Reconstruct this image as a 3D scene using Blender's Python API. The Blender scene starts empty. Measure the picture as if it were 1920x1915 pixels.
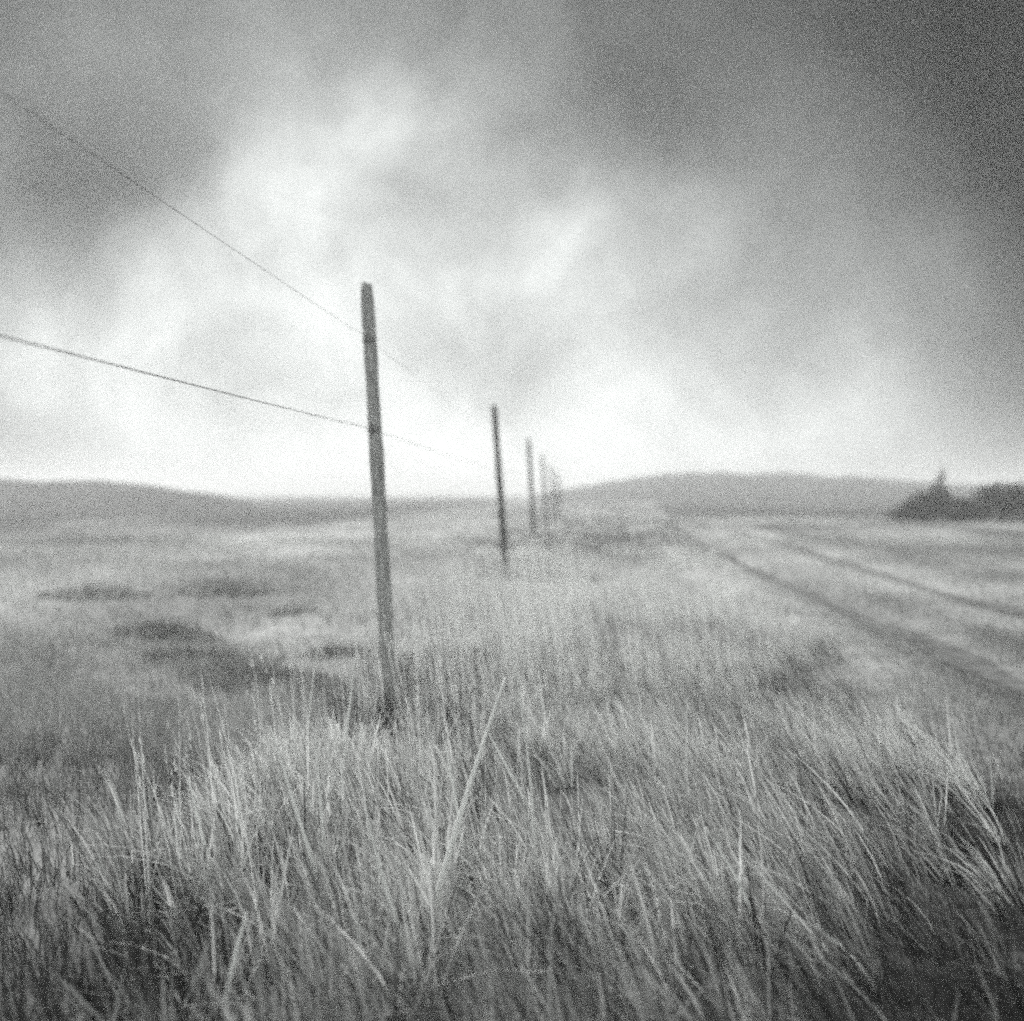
import bpy, math, random
import numpy as np
from mathutils import Vector, Matrix

random.seed(7)
rng = np.random.default_rng(11)
scene = bpy.context.scene
R = math.radians

# ------------------------------------------------------------------ camera
EYE = 1.55
F = 2050.0                       # focal length in pixels of the 1920 px wide photograph
cam_d = bpy.data.cameras.new("camera")
cam = bpy.data.objects.new("camera", cam_d)
scene.collection.objects.link(cam)
cam_d.sensor_fit = 'HORIZONTAL'
cam_d.sensor_width = 56.0
cam_d.lens = 56.0 * F / 1920.0
cam_d.clip_start = 0.02
cam_d.clip_end = 6000
cam.location = (0, 0, EYE)
cam.rotation_euler = (R(90 - 1.03), 0, R(3.49))
cam_d.dof.use_dof = True
cam_d.dof.focus_distance = 4.5
cam_d.dof.aperture_fstop = 1.55
scene.camera = cam

# ------------------------------------------------------------------ world: clouded sky
SUN = Vector((-0.40, 0.66, 0.64)).normalized()
world = bpy.data.worlds.new("World")
scene.world = world
world.use_nodes = True
wt = world.node_tree
wt.nodes.clear()
def wn(kind, **kw):
    n = wt.nodes.new(kind)
    for k, v in kw.items():
        setattr(n, k, v)
    return n
def wl(a, b): wt.links.new(a, b)
def wmath(op, a, b=None, clamp=False):
    n = wn('ShaderNodeMath', operation=op, use_clamp=clamp)
    for i, v in enumerate((a, b)):
        if v is None: continue
        if isinstance(v, (int, float)): n.inputs[i].default_value = v
        else: wl(v, n.inputs[i])
    return n.outputs[0]

CM = cam.rotation_euler.to_matrix()
def ray(px, py):
    """world direction the photograph shows at a pixel (used once, to find where a cloud or a thing stands)"""
    return (CM @ Vector(((px - 960) / F, (957.5 - py) / F, -1.0)))

tc = wn('ShaderNodeTexCoord')
warp = wn('ShaderNodeTexNoise')
warp.inputs['Scale'].default_value = 5.0
warp.inputs['Detail'].default_value = 4.0
wl(tc.outputs['Generated'], warp.inputs['Vector'])
wsub = wn('ShaderNodeVectorMath', operation='SUBTRACT')
wl(warp.outputs['Color'], wsub.inputs[0]); wsub.inputs[1].default_value = (0.5, 0.5, 0.5)
wsc = wn('ShaderNodeVectorMath', operation='SCALE')
wl(wsub.outputs[0], wsc.inputs[0]); wsc.inputs['Scale'].default_value = 0.13
wadd = wn('ShaderNodeVectorMath', operation='ADD')
wl(tc.outputs['Generated'], wadd.inputs[0]); wl(wsc.outputs[0], wadd.inputs[1])
P = wadd.outputs[0]
def blob(px, py, radius_px, amount, vec=P):
    c = ray(px, py).normalized()
    d = wn('ShaderNodeVectorMath', operation='DISTANCE')
    wl(vec, d.inputs[0]); d.inputs[1].default_value = c
    m = wn('ShaderNodeMapRange', interpolation_type='SMOOTHERSTEP')
    wl(d.outputs['Value'], m.inputs['Value'])
    m.inputs['From Min'].default_value = 0.0
    m.inputs['From Max'].default_value = radius_px / F
    m.inputs['To Min'].default_value = amount
    m.inputs['To Max'].default_value = 0.0
    return m.outputs['Result']
# pale overcast deck, brightest low over the field, with dark cloud masses
lum = 0.085
parts = [
    blob(760, 940, 1450, 0.25), blob(720, 780, 1050, 0.19), blob(760, 1040, 620, 0.30), blob(250, 960, 560, 0.18), blob(1050, 1030, 460, 0.22), blob(150, 700, 420, 0.10), blob(1500, 760, 620, 0.13), blob(1000, 560, 380, 0.05),
    blob(1450, 940, 620, 0.26), blob(1200, 720, 420, 0.05), blob(420, 640, 260, 0.08), blob(1180, 420, 260, 0.08), blob(1000, 560, 260, 0.10),
    blob(600, 240, 240, 0.13), blob(700, 200, 160, 0.10), blob(860, 230, 200, 0.14), blob(480, 430, 240, 0.11), blob(380, 500, 200, 0.08), blob(280, 570, 180, 0.12), blob(580, 350, 200, 0.12),
    blob(40, 590, 200, 0.22), blob(130, 640, 170, 0.10), blob(640, 560, 220, 0.10), blob(860, 580, 170, 0.12),
    blob(130, 450, 280, -0.16), blob(320, 520, 120, -0.05), blob(300, 290, 220, -0.08), blob(40, 830, 240, -0.12), blob(420, 720, 200, -0.07), blob(160, 830, 160, -0.06),
    blob(960, 690, 230, -0.24), blob(780, 660, 130, -0.08), blob(1080, 740, 130, -0.06), blob(1180, 520, 240, -0.08), blob(1420, 600, 260, -0.12), blob(1250, 620, 140, -0.05),
    blob(1000, 290, 180, -0.06), blob(1050, 90, 360, -0.04), blob(1230, 190, 220, -0.06), blob(1060, 430, 200, 0.08), blob(1320, 440, 160, 0.05),
    blob(2060, -40, 980, -0.075), blob(2050, 400, 560, -0.05), blob(0, 0, 500, -0.03), blob(330, 80, 300, 0.02),  # upper right darkened partly as vignette, painted into the cloud tone
]
acc = None
for p in parts:
    acc = p if acc is None else wmath('ADD', acc, p)
acc = wmath('ADD', acc, lum)
# soft cloud texture
nz = wn('ShaderNodeTexNoise')
nz.inputs['Scale'].default_value = 14.0
nz.inputs['Detail'].default_value = 12.0
nz.inputs['Roughness'].default_value = 0.62
wl(P, nz.inputs['Vector'])
mr = wn('ShaderNodeMapRange')
wl(nz.outputs['Fac'], mr.inputs['Value'])
mr.inputs['From Min'].default_value = 0.3; mr.inputs['From Max'].default_value = 0.7
mr.inputs['To Min'].default_value = 0.78; mr.inputs['To Max'].default_value = 1.22
acc = wmath('MULTIPLY', acc, mr.outputs['Result'])
# the open deck behind the photographer and overhead is brighter
sep = wn('ShaderNodeSeparateXYZ'); wl(tc.outputs['Generated'], sep.inputs[0])
back = wn('ShaderNodeMapRange', interpolation_type='SMOOTHSTEP')
wl(sep.outputs['Y'], back.inputs['Value'])
back.inputs['From Min'].default_value = 0.55; back.inputs['From Max'].default_value = -0.2
back.inputs['To Min'].default_value = 0.0; back.inputs['To Max'].default_value = 0.62
acc = wmath('ADD', acc, back.outputs['Result'])
acc = wmath('MAXIMUM', acc, 0.012)
sky = wn('ShaderNodeTexSky', sky_type='NISHITA', sun_disc=False)
sky.sun_elevation = math.asin(SUN.z)
sky.sun_rotation = math.atan2(SUN.x, SUN.y)
bw = wn('ShaderNodeRGBToBW'); wl(sky.outputs[0], bw.inputs[0])
# a thin share of the clear sky (strength 0.05) shows through the deck; silver print: no hue
clear = wmath('MULTIPLY', bw.outputs[0], 0.05)
lumv = wmath('ADD', wmath('MULTIPLY', acc, 0.92), wmath('MULTIPLY', clear, 0.08))
comb = wn('ShaderNodeCombineColor')
wl(wmath('MULTIPLY', lumv, 0.968), comb.inputs[0]); wl(lumv, comb.inputs[1]); wl(wmath('MULTIPLY', lumv, 0.982), comb.inputs[2])
bg = wn('ShaderNodeBackground'); wl(comb.outputs[0], bg.inputs['Color']); bg.inputs['Strength'].default_value = 1.0
wo = wn('ShaderNodeOutputWorld'); wl(bg.outputs[0], wo.inputs['Surface'])

# ------------------------------------------------------------------ sun through cloud
sl = bpy.data.lights.new("sun", 'SUN')
sl.energy = 3.6
sl.angle = R(10)
sl.color = (1.0, 0.995, 0.985)
so = bpy.data.objects.new("sun", sl)
scene.collection.objects.link(so)
so.rotation_euler = SUN.to_track_quat('Z', 'Y').to_euler()
so.location = (0, 0, 30)

# ------------------------------------------------------------------ film and exposure
scene.view_settings.view_transform = 'Standard'
scene.view_settings.look = 'None'
scene.view_settings.exposure = 0.45
scene.view_settings.gamma = 1.0
c = scene.cycles
c.use_denoising = False
c.use_adaptive_sampling = True
c.adaptive_threshold = 0.12
c.adaptive_min_samples = 8
c.max_bounces = 6
c.diffuse_bounces = 3
c.transmission_bounces = 4
c.volume_bounces = 1
c.pixel_filter_type = 'BLACKMAN_HARRIS'
c.filter_width = 2.6

# ------------------------------------------------------------------ helpers
def hash2(ix, iy, seed):
    v = (ix * 374761393 + iy * 668265263 + seed * 1442695041) & 0xFFFFFFFF
    v = ((v ^ (v >> 13)) * 1274126177) & 0xFFFFFFFF
    return ((v ^ (v >> 16)) & 0xFFFF) / 65535.0
def vnoise(x, y, seed=0):
    x = np.asarray(x, dtype=np.float64); y = np.asarray(y, dtype=np.float64)
    ix = np.floor(x).astype(np.int64); iy = np.floor(y).astype(np.int64)
    fx = x - ix; fy = y - iy
    fx = fx * fx * (3 - 2 * fx); fy = fy * fy * (3 - 2 * fy)
    a = hash2(ix, iy, seed); b = hash2(ix + 1, iy, seed)
    cc = hash2(ix, iy + 1, seed); d = hash2(ix + 1, iy + 1, seed)
    return (a * (1 - fx) + b * fx) * (1 - fy) + (cc * (1 - fx) + d * fx) * fy
def fbm(x, y, seed=0, octaves=4):
    s = 0; amp = 0.5; tot = 0
    for o in range(octaves):
        s = s + amp * vnoise(x * 2 ** o, y * 2 ** o, seed + o * 17); tot += amp; amp *= 0.5
    return s / tot
def sstep(a, b, v):
    t = np.clip((v - a) / (b - a), 0, 1)
    return t * t * (3 - 2 * t)

def terrain(x, y):
    x = np.asarray(x, dtype=np.float64); y = np.asarray(y, dtype=np.float64)
    d = np.hypot(x, y)
    h = (fbm(x / 6.0, y / 6.0, 3) - 0.5) * 0.16
    h = h + (fbm(x / 1.3, y / 1.3, 9, 3) - 0.5) * 0.10 * sstep(60, 20, d)
    h = h + (fbm(x / 40.0, y / 40.0, 21, 3) - 0.5) * 0.8 * sstep(15, 60, d)
    # worn wheel ruts beside the fence line, verge bank on the near side
    for rx in (3.55, 5.75):
        wob = (fbm(y / 9.0, rx, 5, 2) - 0.5) * 0.5
        h = h - 0.07 * np.exp(-((x - rx - wob) / 0.34) ** 2) * sstep(120, 60, d)
    h = h + 0.10 * np.exp(-((x - 2.55) / 0.5) ** 2)
    h = h - 0.35 * sstep(8, 40, x) * sstep(10, 40, y)
    # shallow ditch on the meadow side of the poles
    h = h - 0.10 * np.exp(-((x + 2.6 + (y - 8) * 0.28) / 0.55) ** 2) * sstep(4, 6, y) * sstep(18, 12, y)
    h = h - 1.2 * sstep(150, 420, d)
    return h
TH0 = float(terrain(0.0, 0.0))
def ground_z(x, y):
    return float(terrain(x, y)) - TH0

def on_ground(px, py):
    d = ray(px, py)
    t = EYE / -d.z
    return Vector((d.x * t, d.y * t, 0.0)), t
def at_depth(px, py, t):
    d = ray(px, py)
    return Vector((d.x * t, d.y * t, EYE + d.z * t))

def link(o, parent=None):
    scene.collection.objects.link(o)
    if parent is not None: o.parent = parent
    return o
def mesh_from(name, verts, quads=None, tris=None, mat=None, tone=None, parent=None, smooth=True):
    verts = np.asarray(verts, dtype=np.float32).reshape(-1, 3)
    me = bpy.data.meshes.new(name)
    me.vertices.add(len(verts)); me.vertices.foreach_set("co", verts.ravel())
    loops = []; starts = []; totals = []; n = 0
    for arr, k in ((quads, 4), (tris, 3)):
        if arr is None or len(arr) == 0: continue
        arr = np.asarray(arr, dtype=np.int32).reshape(-1, k)
        loops.append(arr.ravel()); starts.append(n + np.arange(len(arr)) * k); totals.append(np.full(len(arr), k)); n += arr.size
    loops = np.concatenate(loops); starts = np.concatenate(starts).astype(np.int32); totals = np.concatenate(totals).astype(np.int32)
    me.loops.add(len(loops)); me.loops.foreach_set("vertex_index", loops.astype(np.int32))
    me.polygons.add(len(starts)); me.polygons.foreach_set("loop_start", starts)
    try: me.polygons.foreach_set("loop_total", totals)
    except Exception: pass
    if smooth: me.polygons.foreach_set("use_smooth", np.ones(len(starts), dtype=bool))
    if tone is not None:
        a = me.attributes.new("tone", 'FLOAT', 'POINT')
        a.data.foreach_set("value", np.asarray(tone, dtype=np.float32))
    me.update(calc_edges=True); me.validate()
    if mat: me.materials.append(mat)
    return link(bpy.data.objects.new(name, me), parent)
def tag(o, label=None, cat=None, group=None, kind=None):
    if label: o['label'] = label
    if cat: o['category'] = cat
    if group: o['group'] = group
    if kind: o['kind'] = kind
    return o
def tube(points, radii, sides=8, cap=True):
    """verts, quads, tris of a tapered tube along points"""
    pts = [Vector(p) for p in points]
    V = []; Q = []; T = []
    n = len(pts)
    for i, p in enumerate(pts):
        d = (pts[min(i + 1, n - 1)] - pts[max(i - 1, 0)]).normalized()
        u = d.cross(Vector((0, 1, 0.02)))
        if u.length < 1e-3: u = d.cross(Vector((1, 0, 0)))
        u.normalize(); w = d.cross(u)
        for k in range(sides):
            a = 2 * math.pi * k / sides
            V.append(p + (u * math.cos(a) + w * math.sin(a)) * radii[i])
    for i in range(n - 1):
        for k in range(sides):
            k2 = (k + 1) % sides
            Q.append((i * sides + k, i * sides + k2, (i + 1) * sides + k2, (i + 1) * sides + k))
    if cap:
        for i in (0, n - 1):
            V.append(pts[i]); ci = len(V) - 1
            for k in range(sides):
                T.append((i * sides + k, i * sides + (k + 1) % sides, ci) if i else (i * sides + (k + 1) % sides, i * sides + k, ci))
    return V, Q, T

# ------------------------------------------------------------------ materials (silver-print greys)
def new_mat(name):
    m = bpy.data.materials.new(name); m.use_nodes = True
    nt = m.node_tree; nt.nodes.clear()
    out = nt.nodes.new('ShaderNodeOutputMaterial')
    return m, nt, out
def grey(v): return (v * 0.99, v, v * 0.985, 1)
def ramp(nt, src, stops):
    r = nt.nodes.new('ShaderNodeValToRGB')
    while len(r.color_ramp.elements) < len(stops): r.color_ramp.elements.new(0.5)
    for e, (p, v) in zip(r.color_ramp.elements, stops): e.position = p; e.color = grey(v)
    nt.links.new(src, r.inputs['Fac'])
    return r.outputs['Color']
def blade_mat(name, lo, mid, hi, transl=0.35):
    m, nt, out = new_mat(name)
    at = nt.nodes.new('ShaderNodeAttribute'); at.attribute_name = 'tone'
    col = ramp(nt, at.outputs['Fac'], [(0.0, lo), (0.5, mid), (1.0, hi)])
    df = nt.nodes.new('ShaderNodeBsdfPrincipled'); nt.links.new(col, df.inputs['Base Color']); df.inputs['Roughness'].default_value = 0.6
    df.inputs['Specular IOR Level'].default_value = 0.25
    tr = nt.nodes.new('ShaderNodeBsdfTranslucent'); nt.links.new(col, tr.inputs['Color'])
    mx = nt.nodes.new('ShaderNodeMixShader'); mx.inputs[0].default_value = transl
    nt.links.new(df.outputs[0], mx.inputs[1]); nt.links.new(tr.outputs[0], mx.inputs[2]); nt.links.new(mx.outputs[0], out.inputs['Surface'])
    return m
def noise_mat(name, lo, hi, scale=6.0, rough=0.9, use_tone=False, bump=0.4, stretch=(1, 1, 1), detail=8):
    m, nt, out = new_mat(name)
    tcn = nt.nodes.new('ShaderNodeTexCoord'); mp = nt.nodes.new('ShaderNodeMapping'); mp.inputs['Scale'].default_value = stretch
    nt.links.new(tcn.outputs['Object'], mp.inputs['Vector'])
    nzn = nt.nodes.new('ShaderNodeTexNoise'); nzn.inputs['Scale'].default_value = scale; nzn.inputs['Detail'].default_value = detail; nzn.inputs['Roughness'].default_value = 0.65
    nt.links.new(mp.outputs[0], nzn.inputs['Vector'])
    fac = nzn.outputs['Fac']
    if use_tone:
        at = nt.nodes.new('ShaderNodeAttribute'); at.attribute_name = 'tone'
        sb = nt.nodes.new('ShaderNodeMath'); sb.operation = 'SUBTRACT'; nt.links.new(fac, sb.inputs[0]); sb.inputs[1].default_value = 0.5
        ml = nt.nodes.new('ShaderNodeMath'); ml.operation = 'MULTIPLY'; nt.links.new(sb.outputs[0], ml.inputs[0]); ml.inputs[1].default_value = 0.7
        ad = nt.nodes.new('ShaderNodeMath'); ad.operation = 'ADD'; nt.links.new(at.outputs['Fac'], ad.inputs[0]); nt.links.new(ml.outputs[0], ad.inputs[1])
        col = ramp(nt, ad.outputs[0], [(0.0, lo), (1.0, hi)])
    else:
        col = ramp(nt, fac, [(0.3, lo), (0.7, hi)])
    df = nt.nodes.new('ShaderNodeBsdfPrincipled'); nt.links.new(col, df.inputs['Base Color']); df.inputs['Roughness'].default_value = rough
    df.inputs['Specular IOR Level'].default_value = 0.2
    bp = nt.nodes.new('ShaderNodeBump'); bp.inputs['Strength'].default_value = bump; bp.inputs['Distance'].default_value = 0.05
    nt.links.new(nzn.outputs['Fac'], bp.inputs['Height']); nt.links.new(bp.outputs[0], df.inputs['Normal'])
    nt.links.new(df.outputs[0], out.inputs['Surface'])
    return m

M_ground = noise_mat('dry_turf', 0.02, 0.58, scale=3.5, use_tone=True, bump=0.8)
M_rut = noise_mat('bare_rut_earth', 0.05, 0.20, scale=5.0, bump=0.6)
M_hill = noise_mat('heather_slope', 0.015, 0.06, scale=0.35, bump=0.6)
M_tall = blade_mat('dry_tall_grass', 0.04, 0.44, 0.86)
M_short = blade_mat('meadow_grass', 0.04, 0.40, 0.72)
M_rush = blade_mat('dark_rush', 0.05, 0.19, 0.46, 0.3)
M_straw = blade_mat('bleached_straw', 0.7, 0.8, 0.88, 0.3)
M_leaf = blade_mat('dark_leaf', 0.012, 0.022, 0.045, 0.2)
M_bark = noise_mat('bark', 0.04, 0.10, scale=9)
M_wood = noise_mat('weathered_wood', 0.16, 0.72, scale=14, stretch=(6, 6, 0.5), bump=0.7)
M_tie = noise_mat('weathered_tie_wire', 0.10, 0.24, scale=40, rough=0.6, bump=0.1)
M_wood_far = noise_mat('dark_pole_wood', 0.04, 0.14, scale=14, stretch=(6, 6, 0.5), bump=0.7)  # darker copy of the pole wood for the distant poles
M_wire = noise_mat('dull_wire', 0.03, 0.06, scale=40, rough=0.6, bump=0.1)

# ------------------------------------------------------------------ ground: one sheet to the horizon
def axis(lo, hi, n, k):
    t = np.linspace(-1, 1, n)
    s = np.sinh(k * t) / math.sinh(k)
    return np.where(s < 0, -s * lo, s * hi)
gx = axis(-1500, 1500, 300, 7.2)
gy = axis(-300, 2200, 360, 7.4)
X, Y = np.meshgrid(gx, gy)
Z = terrain(X, Y) - TH0
nx, ny = len(gx), len(gy)
idx = np.arange(nx * ny).reshape(ny, nx)
quads = np.stack([idx[:-1, :-1], idx[:-1, 1:], idx[1:, 1:], idx[1:, :-1]], -1).reshape(-1, 4)
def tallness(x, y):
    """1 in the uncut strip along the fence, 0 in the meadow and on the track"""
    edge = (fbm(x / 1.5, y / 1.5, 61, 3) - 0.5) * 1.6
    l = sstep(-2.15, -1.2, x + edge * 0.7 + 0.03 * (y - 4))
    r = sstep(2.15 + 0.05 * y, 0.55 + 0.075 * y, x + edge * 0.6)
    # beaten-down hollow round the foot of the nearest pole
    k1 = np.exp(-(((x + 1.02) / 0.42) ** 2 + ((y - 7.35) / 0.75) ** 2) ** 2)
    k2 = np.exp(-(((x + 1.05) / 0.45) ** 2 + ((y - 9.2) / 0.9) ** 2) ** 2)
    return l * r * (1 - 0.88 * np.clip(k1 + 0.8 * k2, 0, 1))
def field_tone(x, y):
    """what grows where: pale dry turf, darker rough pasture, dark heath further off; also paints in corner vignette"""
    d = np.hypot(x, y)
    t = 0.50 + (fbm(x / 5.0, y / 9.0, 31) - 0.5) * 0.8 + (fbm(x / 1.2, y / 2.2, 33) - 0.5) * 0.4
    xe = x + (fbm(x / 1.1, y / 2.0, 37) - 0.5) * 2.2
    t = t - 0.10 * sstep(2.5, 6, xe) * sstep(90, 40, y)                     # farm track side, a little worn
    t = t + 0.22 * sstep(-1.0, 0.2, x) * sstep(3.2, 1.8, xe) * sstep(7, 14, y) * sstep(42, 24, y)   # bleached strip beside the poles
    t = t + 0.05 * np.exp(-((xe - 2.4) / 0.8) ** 2) * sstep(5, 11, y) * sstep(42, 24, y)
    t = t - 0.16 * sstep(12, 4.0, y) * sstep(1.0, 2.4, xe)                  # vignette painted in: near right turf colour darkened                          # bleached verge
    t = t - 0.30 * np.exp(-(((x + 1.05) / 0.6) ** 2 + ((y - 8.2) / 1.7) ** 2) ** 2)   # darker ground in the hollow at the pole
    t = t - 0.38 * tallness(x, y)                                            # darker ground under the uncut strip
    t = t - 0.42 * sstep(9.0, 3.0, d + (fbm(x / 0.8, y / 0.8, 35) - 0.5) * 2) * sstep(0.6, 1.4, np.abs(x + 0.1))   # near corners darkened in the turf colour, imitating lens vignette
    t = t - 0.45 * sstep(55, 95, d) * sstep(6, 25, x)                       # dark heath right
    t = t - 0.40 * sstep(28, 60, d) * sstep(-8, -16, x)                     # dark heath left
    t = t - 0.18 * sstep(60, 100, d)
    # long pale and dark swaths left by mowing, running with the track
    t = t + (fbm(x / 0.55, y / 22.0, 39, 3) - 0.5) * 0.65 * sstep(0.9, 2.2, x) * sstep(80, 45, y)
    t = np.where(x > 0.8, np.minimum(t, 0.62 + 0.25 * (t - 0.62)), t)
    return np.clip(t, 0.02, 1)
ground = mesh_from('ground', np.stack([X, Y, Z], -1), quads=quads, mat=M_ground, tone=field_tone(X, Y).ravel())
tag(ground, 'rough pale pasture ground running to the horizon', 'ground', kind='structure')

# wheel ruts of the farm track: two bare strips lying on the turf
V = []; Q = []
for rx in (3.55, 5.75):
    ys = np.concatenate([np.arange(-4, 30, 0.25), np.arange(30, 110, 1.5)])
    base = len(V)
    for j, yy in enumerate(ys):
        wob = (float(fbm(np.float64(yy / 9.0), np.float64(rx), 5, 2)) - 0.5) * 0.5
        hw = max(0.03, 0.30 * float(fbm(np.float64(yy / 2.6), np.float64(rx * 3), 77, 3)) ** 1.0)
        for k in range(5):
            xx = rx + wob + hw * (k / 2 - 1) * (1 + 0.25 * (float(vnoise(yy * 2.3, k, 78)) - 0.5))
            V.append((xx, yy, ground_z(xx, yy) + 0.012))
    for j in range(len(ys) - 1):
        for k in range(4):
            a = base + j * 5 + k
            Q.append((a, a + 1, a + 6, a + 5))
ruts = mesh_from('farm_track', V, quads=Q, mat=M_rut)
tag(ruts, 'pair of dark worn wheel ruts running beside the fence line', 'track', kind='structure')

# ------------------------------------------------------------------ hills
def hill(name, pts, dist, depth, label, seed):
    """ridge whose skyline passes through the given photo points, built at its own distance with real depth"""
    pts = np.array(pts, dtype=float)
    xs = np.linspace(pts[0, 0], pts[-1, 0], 160)
    ysk = np.interp(xs, pts[:, 0], pts[:, 1])
    k = np.ones(9) / 9; ysk = np.convolve(np.pad(ysk, 4, mode='edge'), k, mode='valid')
    rows = np.linspace(0, 1, 40)
    VV = np.zeros((len(rows), len(xs), 3))
    for i, px in enumerate(xs):
        top = at_depth(px, ysk[i], dist)
        out = Vector((top.x, top.y, 0)).normalized()
        for j, r in enumerate(rows):
            s = (r - 0.5) * 2
            prof = (1 - s * s) ** 1.3
            q = Vector((top.x, top.y, 0)) + out * s * depth
            zb = ground_z(q.x, q.y) - 0.6
            zz = zb + (top.z - zb) * prof
            zz += prof * ((float(fbm(q.x / 7.0, q.y / 7.0, seed, 4)) - 0.5) * 0.010 * dist)
            VV[j, i] = (q.x, q.y, zz)
    n = len(xs)
    I = np.arange(len(rows) * n).reshape(len(rows), n)
    qd = np.stack([I[:-1, :-1], I[:-1, 1:], I[1:, 1:], I[1:, :-1]], -1).reshape(-1, 4)
    o = mesh_from(name, VV, quads=qd, mat=M_hill)
    return tag(o, label, 'hill', kind='structure')
hill('hill', [(-900, 910), (-300, 896), (0, 901), (180, 903), (290, 912), (390, 929), (470, 944)], 100, 34, 'dark low hill closing the field on the left', 41)
hill('hill', [(1000, 938), (1060, 917), (1180, 902), (1300, 888), (1450, 890), (1600, 897), (1720, 908), (1900, 915), (2300, 905), (2900, 930)], 230, 80, 'broad grey hill rising behind the track on the right', 52)

# ------------------------------------------------------------------ haze: the damp air between
hm, nt, out = new_mat('damp_air')
pv = nt.nodes.new('ShaderNodeVolumePrincipled')
pv.inputs['Color'].default_value = (0.99, 1.0, 0.995, 1)
pv.inputs['Density'].default_value = 0.0030
pv.inputs['Anisotropy'].default_value = 0.25
nt.links.new(pv.outputs[0], out.inputs['Volume'])
zlo = float(Z.min()) - 1.0
x0, x1, y0, y1, zt = -1560, 1560, -360, 2260, 11.0
hv = [(x0, y0, zlo), (x1, y0, zlo), (x1, y1, zlo), (x0, y1, zlo), (x0, y0, zt), (x1, y0, zt), (x1, y1, zt), (x0, y1, zt)]
haze = mesh_from('haze', hv, quads=[(3, 2, 1, 0), (4, 5, 6, 7), (0, 1, 5, 4), (1, 2, 6, 5), (2, 3, 7, 6), (3, 0, 4, 7)], mat=hm, smooth=False)
tag(haze, 'pale damp haze lying over the whole field', 'haze', kind='stuff')

# ------------------------------------------------------------------ poles
ROW_X = -1.353
POLES = [  # y, height, lean towards -x (deg), label
    (7.72, 3.00, 3.0, 'nearest and tallest wooden pole, rising out of the tall grass'),
    (20.2, 3.14, 3.9, 'second pole of the row, thin and dark against the white sky'),
    (33.0, 3.10, 3.0, 'third pole of the row, pale in the haze'),
    (46.0, 3.02, 3.6, 'fourth pole of the row, a faint line in the haze'),
    (59.0, 3.0, 3.0, 'fifth pole of the row, barely rising above the far hill'),
    (72.0, 3.0, 2.6, 'sixth pole of the row, small and grey before the hill'),
    (85.0, 3.0, 3.2, 'farthest pole of the row, last one before the hill foot'),
]
WIRES = (2.60, 1.96)
def make_pole_meshes(h):
    n = 60
    pts = []; rad = []
    for i in range(n):
        t = i / (n - 1)
        z = -0.3 + t * (h + 0.3)
        pts.append((0.006 * math.sin(3.1 * t + 0.4), 0.007 * math.sin(2.2 * t), z))
        rad.append(0.055 - 0.009 * t + 0.0022 * math.sin(23 * t) + 0.0016 * math.sin(61 * t + 1) + random.uniform(-0.0006, 0.0006))
    rad[-1] *= 0.82
    Vv, Qq, Tt = tube(pts, rad, sides=18)
    Vv = [v.copy() for v in Vv]
    for i, v in enumerate(Vv):
        a = math.atan2(v.y, v.x)
        s = 1 + 0.035 * math.sin(5 * a + 1.3) + 0.02 * math.sin(11 * a + v.z * 0.6)
        v.x *= s; v.y *= s
        if v.z > h - 0.06: v.z += 0.007 * math.sin(3 * a + 0.7) - 0.25 * v.x   # rough sawn, slanting top
    return Vv, Qq, Tt
pole_me = None; staple_me = None
for i, (y, h, lean, label) in enumerate(POLES):
    e = bpy.data.objects.new('wooden_pole', None); link(e)
    e.empty_display_size = 0.2
    e.location = (ROW_X, y, ground_z(ROW_X, y))
    e.rotation_euler = (R(random.uniform(-0.8, 0.8)), -R(lean), 0)
    tag(e, label, 'pole', 'leaning poles in a row along the field edge')
    if i == 0:
        vv, qq, tt = make_pole_meshes(3.0)
        post = mesh_from('post', vv, quads=qq, tris=tt, mat=M_wood, parent=e)
        sv = []; sq = []; st = []
        pp = [(0.0, -0.045, 0.03), (0.0, -0.085, 0.024), (0.0, -0.094, 0.0), (0.0, -0.085, -0.024), (0.0, -0.045, -0.03)]
        vv, qq, tt = tube(pp, [0.004] * 5, 6)
        st0 = mesh_from('staple', vv, quads=qq, tris=tt, mat=M_wire, parent=e)
        st0.location = (0, 0, WIRES[0])
        s2 = st0.copy(); link(s2, e); s2.location = (0, 0, WIRES[1])
        TV = []; TQ = []; nn = 20
        for ring in range(2):
            o_ = len(TV)
            for q_ in range(nn + 1):
                a_ = 2 * math.pi * q_ / nn; z_ = (ring - 1) * 0.011 + 0.004 * math.sin(a_ + ring)
                for (dr, dz) in ((0, .003), (.003, 0), (0, -.003), (-.003, 0)):
                    TV.append(((.051 + dr) * math.cos(a_), (.051 + dr) * math.sin(a_), z_ + dz))
            for q_ in range(nn):
                for f_ in range(4):
                    TQ.append((o_ + q_ * 4 + f_, o_ + q_ * 4 + (f_ + 1) % 4, o_ + q_ * 4 + 4 + (f_ + 1) % 4, o_ + q_ * 4 + 4 + f_))
        tie0 = mesh_from('wire_tie', TV, quads=TQ, mat=M_tie, parent=e); tie0.location = (0, 0, WIRES[0])
        tie1 = tie0.copy(); link(tie1, e); tie1.location = (0, 0, WIRES[1])
    else:
        p2 = post.copy(); link(p2, e); p2.scale = (1.12, 1.12, (h) / 3.0)
        p2.material_slots[0].link = 'OBJECT'; p2.material_slots[0].material = M_wood_far
        for w in WIRES:
            s2 = st0.copy(); link(s2, e); s2.location = (0, 0, w)
            if i < 4: s3 = tie0.copy(); link(s3, e); s3.location = (0, 0, w)
bpy.context.view_layer.update()

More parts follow.
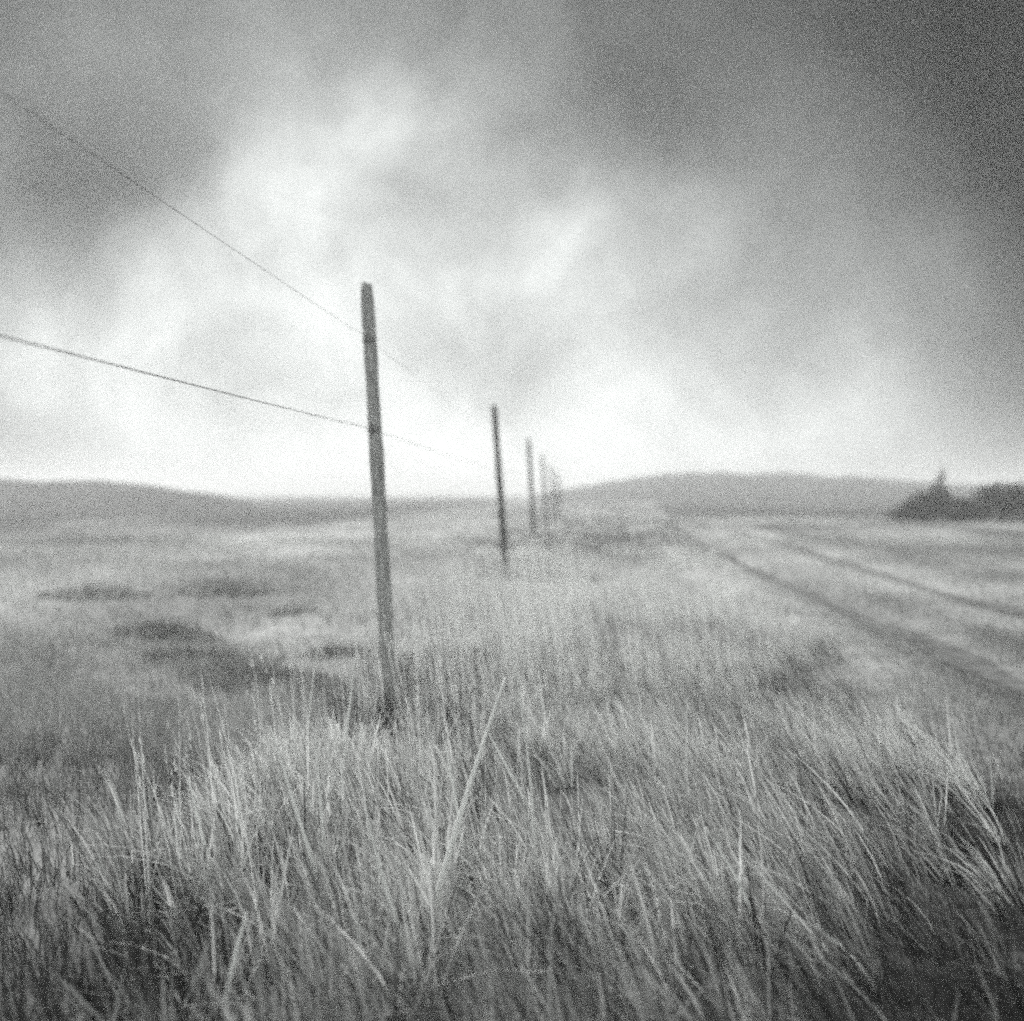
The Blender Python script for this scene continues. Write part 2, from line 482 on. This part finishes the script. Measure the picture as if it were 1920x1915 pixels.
# two fence wires, stapled to the camera side of the posts, sagging a little between them
def wire(z, sag, r, label):
    fix = []
    for (y, h, lean, _) in [(-5.1, 3, 3.2, '')] + POLES:
        fix.append(Vector((ROW_X - math.sin(R(lean)) * z, y - 0.078, ground_z(ROW_X, y) * 1.0 + z * math.cos(R(lean)))))
    pts = []
    for a, b in zip(fix[:-1], fix[1:]):
        for k in range(16):
            t = k / 16
            p = a.lerp(b, t); p.z -= sag * 4 * t * (1 - t); pts.append(p)
    pts.append(fix[-1])
    vv, qq, tt = tube(pts, [r] * len(pts), 6)
    o = mesh_from('fence_wire', vv, quads=qq, tris=tt, mat=M_wire)
    tag(o, label, 'wire', 'wires strung along the poles')
wire(WIRES[0], 0.03, 0.0011, 'upper wire, climbing to the top left from near the pole tops')
wire(WIRES[1], 0.03, 0.0022, 'lower wire, running to the left edge from the middle of the poles')

# ------------------------------------------------------------------ grass
def blades(x, y, h, w, ang, lean, curv, tone, segs=3, zoff=0.0):
    """strip blades: base points, height, width, lean heading, lean, bend"""
    n = len(x)
    z = terrain(x, y) - TH0 - 0.02 + zoff
    face = ang + rng.uniform(-1.2, 1.2, n) + math.pi / 2
    fx, fy = np.cos(face), np.sin(face)
    dx, dy = np.cos(ang), np.sin(ang)
    VV = np.zeros((n, segs * 2 + 1, 3), dtype=np.float32)
    for s in range(segs + 1):
        t = s / segs
        off = h * (lean * t + curv * t * t)
        zz = z + h * (t * np.sqrt(np.clip(1 - lean * lean * 0.6, 0.2, 1)) - 0.45 * curv * t * t * t)
        cx = x + dx * off; cy = y + dy * off
        ww = w * (1 - t) ** 0.6 * 0.5
        if s < segs:
            VV[:, s * 2] = np.stack([cx - fx * ww, cy - fy * ww, zz], -1)
            VV[:, s * 2 + 1] = np.stack([cx + fx * ww, cy + fy * ww, zz], -1)
        else:
            VV[:, s * 2] = np.stack([cx, cy, zz], -1)
    nv = segs * 2 + 1
    b = (np.arange(n) * nv)[:, None]
    qs = [np.concatenate([b + 2 * s, b + 2 * s + 1, b + 2 * s + 3, b + 2 * s + 2], 1) for s in range(segs - 1)]
    Qd = np.concatenate(qs, 0) if qs else np.zeros((0, 4), int)
    Td = np.concatenate([b + 2 * (segs - 1), b + 2 * (segs - 1) + 1, b + 2 * segs], 1)
    return VV.reshape(-1, 3), Qd, Td, np.repeat(tone, nv)
class Bag:
    def __init__(s): s.v = []; s.q = []; s.t = []; s.c = []; s.n = 0
    def add(s, r):
        v, q, t, cc = r
        s.v.append(v); s.q.append(q + s.n); s.t.append(t + s.n); s.c.append(cc); s.n += len(v)
    def build(s, name, mat):
        return mesh_from(name, np.concatenate(s.v), quads=np.concatenate(s.q), tris=np.concatenate(s.t), mat=mat, tone=np.concatenate(s.c))
def wedge(n, d0, d1, spread=0.62, power=1.0):
    """random places in the wedge in front of the photographer, a margin wider than the picture"""
    u = rng.random(n)
    d = (d0 ** (2 * power) + u * (d1 ** (2 * power) - d0 ** (2 * power))) ** (1 / (2 * power))
    s = rng.uniform(-spread, spread, n)
    a = 0.061
    fx, fy = -math.sin(a), math.cos(a)
    return fx * d + fy * s * d, fy * d - fx * s * d, d
def rut(x, y):
    r = 0
    for rx in (3.55, 5.75):
        wob = (fbm(y / 9.0, np.full_like(y, rx), 5, 2) - 0.5) * 0.5
        r = r + np.exp(-((x - rx - wob) / 0.33) ** 2)
    return r
def clump(x, y): return fbm(x / 0.55, y / 0.55, 71, 3)
def heading(x, n, spread):
    return math.pi + rng.normal(0, spread, n)

tall = Bag(); short = Bag(); far = Bag()
# tall strip, near
for (n, d0, d1, segs, wk) in ((42000, 1.7, 9.5, 4, 1.0), (80000, 9.5, 26, 3, 2.0), (40000, 26, 70, 2, 4.5)):
    x, y, d = wedge(n, d0, d1, 0.60)
    T = tallness(x, y); C = clump(x, y)
    keep = rng.random(n) < T * (0.16 + 1.1 * sstep(0.36, 0.62, C))
    x, y, d, T, C = x[keep], y[keep], d[keep], T[keep], C[keep]; m = len(x)
    h = (0.10 + 0.36 * C * rng.uniform(0.35, 1.3, m)) * (0.6 + 0.4 * T) * (1 - 0.25 * sstep(4.5, 7.0, d)) * (1 - 0.7 * np.exp(-((x + 1.3) / 0.7) ** 2) * sstep(11, 14, y) * sstep(24, 20, y))
    w = rng.uniform(0.004, 0.010, m) * wk
    bold = rng.random(m) < 0.12
    w = np.where(bold, w * 1.5, w); h = np.where(bold, h * 1.2, h)
    lean = np.clip(0.14 + 0.34 * sstep(-0.7, 1.4, x) + rng.normal(0, 0.16, m), -0.3, 0.8)
    curv = np.abs(rng.normal(0.12, 0.16, m)); arch = rng.random(m) < 0.14
    curv = np.where(arch, rng.uniform(0.5, 1.1, m), curv)
    tone = np.clip(0.04 + 0.86 * C + rng.normal(0, 0.20, m) + 0.36 * bold + 0.20 * sstep(8, 14, d) - 0.34 * sstep(4.0, 2.7, d) - 0.50 * sstep(5.0, 3.0, d) * sstep(0.6, 1.3, np.abs(x + 0.1)), 0, 1)  # near edge and corners darkened: vignette painted into blade tone
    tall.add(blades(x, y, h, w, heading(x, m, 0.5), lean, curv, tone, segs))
# tussocky tufts of broad dry blades fanning out of one root each
nt_ = 4600
tx, ty, td = wedge(nt_, 1.8, 10.5, 0.60)
TT = tallness(tx, ty); CC = fbm(tx / 0.9, ty / 0.9, 171, 3)
kp = (TT > 0.22) & (rng.random(nt_) < TT * (0.25 + 1.1 * sstep(0.38, 0.60, CC)))
tx, ty, td, CC = tx[kp], ty[kp], td[kp], CC[kp]
cnt = rng.integers(9, 26, len(tx))
rep = np.repeat(np.arange(len(tx)), cnt); m = len(rep)
ttone = np.clip(0.56 + rng.normal(0, 0.22, len(tx)) + 0.5 * (CC - 0.5), 0.1, 1)
tsize = rng.uniform(0.65, 1.25, len(tx)) * (1 - 0.30 * sstep(4.5, 7.5, td))
tlean = 0.10 + 0.30 * sstep(-0.7, 1.3, tx) + rng.normal(0, 0.08, len(tx))
out_a = rng.uniform(0, 2 * math.pi, m); out_l = np.abs(rng.normal(0, 0.20, m))
vx = -tlean[rep] * 1.0 + out_l * np.cos(out_a); vy = out_l * np.sin(out_a) - 0.03
bx = tx[rep] + 0.05 * np.cos(out_a) * rng.random(m); by = ty[rep] + 0.05 * np.sin(out_a) * rng.random(m)
bh = rng.uniform(0.18, 0.46, m) * tsize[rep]
bc = np.where(rng.random(m) < 0.2, rng.uniform(0.35, 0.95, m), np.abs(rng.normal(0.10, 0.12, m)))
bw_ = rng.uniform(0.006, 0.017, m)
btone = np.clip(ttone[rep] + rng.normal(0, 0.16, m) + 0.4 * (rng.random(m) < 0.08) - 0.36 * sstep(4.0, 2.7, td)[rep] - 0.50 * sstep(5.0, 3.0, td)[rep] * sstep(0.6, 1.3, np.abs(tx + 0.1))[rep], 0, 1)  # tufts carry the same painted vignette darkening in their tone
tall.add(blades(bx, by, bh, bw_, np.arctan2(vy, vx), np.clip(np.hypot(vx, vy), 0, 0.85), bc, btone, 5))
# slender flowering stems standing over the strip
n = 4200
x = rng.uniform(-1.6, 1.5, n); y = rng.uniform(3.6, 15, n)
keep = (fbm(x / 0.9, y / 1.6, 91, 2) + 0.34 * np.exp(-((x + 0.35) / 0.6) ** 2) * sstep(4.2, 5.5, y) > 0.66)
x, y = x[keep], y[keep]; m = len(x)
h = rng.uniform(0.60, 1.22, m) * (0.68 + 0.32 * np.exp(-((x + 0.2) / 0.9) ** 2))
ang = heading(x, m, 0.5); lean = np.clip(0.10 + 0.07 * sstep(-1, 2, x) + rng.normal(0, 0.07, m), -.1, .5); curv = np.abs(rng.normal(0.03, 0.05, m)); tone = rng.uniform(0.75, 1.0, m)
tall.add(blades(x, y, h, rng.uniform(0.004, 0.0075, m), ang, lean, curv, tone, 4))
for k in range(7):                                                       # seed head: a spike of short husks
    t = rng.uniform(0.80, 0.98, m); off = h * (lean * t + curv * t * t)
    sel = rng.random(m) < 0.75
    zo = h * (t * np.sqrt(1 - lean * lean * 0.6) - 0.45 * curv * t ** 3)
    tall.add(blades((x + np.cos(ang) * off)[sel], (y + np.sin(ang) * off)[sel], rng.uniform(0.02, 0.05, m)[sel], rng.uniform(0.003, 0.006, m)[sel], (ang + rng.normal(0, 1.2, m))[sel], rng.uniform(0.1, 0.6, m)[sel], np.zeros(m)[sel], tone[sel], 2, zoff=zo[sel]))
tg = tall.build('tall_grass', M_tall)
tag(tg, 'tall pale dry grass growing thick along the row of poles', 'grass', kind='stuff')
# meadow left and verge right
for (bag, n, d0, d1, segs, wk) in ((short, 190000, 1.9, 12, 2, 1.3), (short, 125000, 12, 34, 2, 3.0), (short, 64000, 34, 95, 2, 7.0)):
    x, y, d = wedge(n, d0, d1, 1.05)
    T = tallness(x, y); C = fbm(x / 1.1, y / 1.1, 81, 3); L = fbm(x / 4.0, y / 6.0, 83, 3)
    left = x < 0
    dens = np.where(left, 0.35 + 0.9 * sstep(0.35, 0.6, C), 0.45 + 0.7 * sstep(0.35, 0.6, C)) * (1 - T) * np.clip(1 - 0.75 * rut(x, y), 0, 1)
    keep = (rng.random(n) < dens) & (left == left)
    x, y, d, C, L = x[keep], y[keep], d[keep], C[keep], L[keep]; m = len(x)
    side = x > 0
    h = np.where(side, 0.11, 0.16) * rng.uniform(0.5, 1.4, m) * (0.5 + C) * np.where(d > 30, 1.4, 1)
    w = rng.uniform(0.003, 0.007, m) * wk
    tone = np.clip(field_tone(x, y) * 0.75 + 0.35 * (C - 0.5) + 0.12 + rng.normal(0, 0.13, m) - 0.30 * sstep(8.5, 3.0, d), 0, 1)  # last term darkens near blades, vignette painted into the tone
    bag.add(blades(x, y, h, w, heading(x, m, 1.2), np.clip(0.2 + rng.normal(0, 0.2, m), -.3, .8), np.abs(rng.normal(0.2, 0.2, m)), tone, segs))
sg = short.build('meadow_grass', M_short)
tag(sg, 'short grazed meadow grass beside the tall strip and track', 'grass', kind='stuff')

# ------------------------------------------------------------------ dark rush tussocks
def tussock(px, py, size, n, label, dark=1.0, group='dark rush tussocks in the pasture'):
    p, t = on_ground(px, py)
    r = rng.random(n) ** 0.62 * size * 1.2; a = rng.uniform(0, 2 * math.pi, n)
    x = p.x + r * np.cos(a) * 1.25; y = p.y + r * np.sin(a)
    h = rng.uniform(0.5, 1.1, n) * size * 0.6 * (1.15 - 0.6 * r / size)
    v, q, tt, cc = blades(x, y, h, np.full(n, 0.006) * (1 + t / 12), a + rng.normal(0, .5, n), np.clip(0.15 + 0.4 * r / size + rng.normal(0, .1, n), 0, .8), np.abs(rng.normal(.2, .15, n)), rng.random(n) * dark, 3)
    v = v - np.array([p.x, p.y, ground_z(p.x, p.y)], dtype=np.float32)
    o = mesh_from('rush_tussock', v, quads=q, tris=tt, mat=M_rush, tone=cc)
    o.location = (p.x, p.y, ground_z(p.x, p.y))
    tag(o, label, 'tussock', group)
tussock(848, 1262, 0.50, 1500, 'dark tussock standing right of the nearest pole, among tall stems', 0.35)
tussock(800, 1372, 0.36, 1300, 'dark tussock spread over the foot of the nearest pole', 0.35)
tussock(690, 1330, 0.24, 450, 'low dark tussock just left of the foot of the nearest pole', 0.4)
tussock(640, 1225, 0.30, 500, 'small dark tussock between the thin stems left of the nearest pole')
tussock(500, 1275, 0.40, 700, 'dark tussock at the lower end of the ditch left of the nearest pole', 0.6)
tussock(395, 1225, 0.45, 700, 'dark tussock halfway up the ditch in the left meadow', 0.6)
tussock(450, 1252, 0.34, 600, 'dark tussock in the ditch, joining its halfway clump to its lower end', 0.6)
tussock(595, 1298, 0.30, 600, 'dark tussock at the very foot of the ditch, under the leftmost thin stalk', 0.6)
tussock(310, 1185, 0.40, 1000, 'dark tussock at the upper end of the ditch in the left meadow')
tussock(545, 1145, 0.26, 400, 'lone round dark tussock in the meadow left of the nearest pole')
tussock(430, 1112, 0.50, 500, 'wide dark tussock beyond the ditch in the left meadow')
tussock(180, 1120, 0.55, 600, 'long dark tussock near the left edge of the meadow')
tussock(1030, 1088, 0.75, 600, 'broad dark tussock just right of the foot of the second pole')

# ------------------------------------------------------------------ bushes and small tree on the right, shrub by the far poles
def leaves(n, lobes, size, centre):
    VV = []; QQ = []; CC = []
    lob = np.array(lobes)
    vol = lob[:, 3] * lob[:, 4] * lob[:, 5]
    pick = rng.choice(len(lob), n, p=vol / vol.sum())
    for k in range(n):
        cx, cy, cz, rx, ry, rz = lob[pick[k]]
        u = rng.normal(size=3); u /= np.linalg.norm(u); rr = rng.random() ** 0.45
        p = np.array([cx, cy, cz]) + u * rr * np.array([rx, ry, rz])
        if p[2] < 0.02: p[2] = 0.02 + rng.random() * 0.1
        a = rng.normal(size=3); a /= np.linalg.norm(a); b = np.cross(a, rng.normal(size=3)); b /= np.linalg.norm(b)
        s = size * rng.uniform(0.6, 1.4)
        i = len(VV)
        VV += [p - a * s, p + b * s * 0.5, p + a * s, p - b * s * 0.5]; QQ.append((i, i + 1, i + 2, i + 3)); CC += [rng.random()] * 4
    return VV, QQ, CC
def woody(name, cat, label, px, py_base, depth, lobes, n, size, trunk, group=None):
    p = at_depth(px, py_base, depth)
    z = ground_z(p.x, p.y)
    e = bpy.data.objects.new(name, None); link(e); e.location = (p.x, p.y, z)
    tag(e, label, cat, group)
    v, q, cc = leaves(n, lobes, size, None)
    mesh_from('crown', v, quads=q, mat=M_leaf, tone=cc, parent=e)
    V2 = []; Q2 = []; T2 = []
    for (pts, r) in trunk:
        vv, qq, tt = tube(pts, r, 6); o = len(V2)
        V2 += vv; Q2 += [tuple(i + o for i in f) for f in qq]; T2 += [tuple(i + o for i in f) for f in tt]
    mesh_from('trunk', V2, quads=Q2, tris=T2, mat=M_bark, parent=e)
def stems(h, spread, k):
    out_ = []
    for i in range(k):
        a = 2 * math.pi * i / k + random.random()
        out_.append(([(0, 0, -0.1), (0.25 * spread * math.cos(a), 0.25 * spread * math.sin(a), h * 0.4), (0.6 * spread * math.cos(a), 0.6 * spread * math.sin(a), h * 0.8)], [0.05, 0.035, 0.012]))
    return out_
G = 'dark bushes at the right edge of the field'
woody('bush', 'bush', 'dark rounded bush at the left end of the clump, before the hill', 1735, 978, 52, [(0, 0, .75, 1.0, .9, .75), (.7, .2, .9, .8, .8, .7), (-.7, 0, .55, .7, .6, .5), (-1.2, .2, .35, .6, .5, .35)], 4500, .07, stems(1.4, .9, 5), G)
woody('bush', 'bush', 'low dark bush under the small tree, in the dip of the clump', 1795, 982, 51, [(0, 0, .6, 1.1, .9, .6), (.9, .1, .5, .8, .8, .5)], 3500, .07, stems(1.0, .9, 5), G)
woody('bush', 'bush', 'tall dark bush cut by the right edge of the picture', 1880, 985, 50, [(0, 0, .95, 1.1, 1.0, .95), (1.0, .3, 1.0, 1.1, 1.0, 1.0), (-.7, 0, 1.1, .8, .8, .75), (2.4, .3, .9, 1.3, 1.0, 1.0)], 6500, .07, stems(1.8, 1.0, 6), G)
woody('small_tree', 'tree', 'thin small tree standing up above the dark bushes', 1758, 978, 54, [(0.0, 0, 1.65, .40, .36, .3), (.14, 0, 2.15, .27, .27, .36), (-.22, 0, 1.95, .16, .16, .14), (.0, 0, 1.25, .55, .45, .3), (.22, 0, 2.6, .12, .12, .26), (.38, 0, 2.25, .14, .14, .12)], 900, .055, [([(0, 0, -.1), (.04, 0, .9), (.1, 0, 1.8), (.16, 0, 2.7)], [.05, .04, .025, .006]), ([(.04, 0, 1.0), (.25, .05, 1.45)], [.02, .006]), ([(.06, 0, 1.3), (-.2, .02, 1.7)], [.02, .005])])

# ------------------------------------------------------------------ the pale stalks that stand out
STALKS = [  # photo points base..tip, radius, label
    ([(815, 1700), (850, 1570), (895, 1430), (945, 1275)], 0.0065, 'thick pale reed stalk slanting to the upper right in the centre'),
    ([(1003, 1640), (1000, 1500), (985, 1380), (956, 1225), (930, 1070)], 0.0042, 'long thin stalk rising almost to the foot of the second pole'),
    ([(575, 1400), (583, 1300), (595, 1210), (606, 1140)], 0.0035, 'thin curved stalk farthest left of the nearest pole'),
    ([(640, 1470), (652, 1370), (660, 1250), (668, 1195)], 0.0042, 'thin straight stalk close to the left of the nearest pole'),
    ([(1000, 1530), (965, 1465), (935, 1415), (915, 1380)], 0.006, 'short bright blade under the slanting reed, tip to the left'),
    ([(765, 1790), (725, 1680), (700, 1590), (676, 1505)], 0.006, 'pale blade rising left of the reed foot in the lower foreground'),
    ([(610, 1610), (602, 1530), (594, 1450), (585, 1385)], 0.005, 'upright pale blade in the bright tuft left of centre'),
    ([(600, 1660), (560, 1540), (530, 1450), (498, 1365)], 0.006, 'long leaning blade in the bright tuft left of centre'),
    ([(870, 1600), (855, 1510), (842, 1440), (826, 1380)], 0.005, 'pale blade crossing the left side of the slanting reed'),
    ([(1420, 1740), (1395, 1680), (1365, 1620), (1325, 1560)], 0.0055, 'bright leaning blade low on the right side of the grass'),
    ([(400, 1640), (380, 1570), (360, 1515), (345, 1462)], 0.006, 'pale blade standing at the left end of the tall grass'),
    ([(420, 1900), (430, 1830), (445, 1770), (452, 1725)], 0.006, 'pale bent blade at the bottom edge, left of centre'),
]
for pts, r, label in STALKS:
    b, t = on_ground(*pts[0])
    gz = ground_z(b.x, b.y)
    t *= 0.90
    P3 = [at_depth(px, py, t) for px, py in pts]
    # smooth in-between points
    a = np.array([[p.x, p.y, p.z] for p in P3]); u = np.linspace(0, 1, len(a)); uu = np.linspace(0, 1, 14)
    co = np.stack([np.polyval(np.polyfit(u, a[:, i], 2), uu) for i in range(3)], 1)
    co[:, 1] += 0.05 * uu ** 2
    base = Vector((co[0][0], co[0][1], ground_z(co[0][0], co[0][1])))
    r *= 1.9 if r > 0.006 else 1.5
    pl = [Vector(p) - base for p in co]; pl[0] = Vector((0, 0, -0.03))
    rad = [r * (1 - 0.75 * x_ ** 1.5) for x_ in uu]
    vv, qq, tt = tube(pl, rad, 6)
    for v in vv: v.y *= 1.0
    o = mesh_from('grass_stalk', [tuple(v) for v in vv], quads=qq, tris=tt, mat=M_straw, tone=np.full(len(vv), random.uniform(0.4, 1.0)))
    o.location = base
    tag(o, label, 'stalk', 'bleached stalks standing out of the grass')
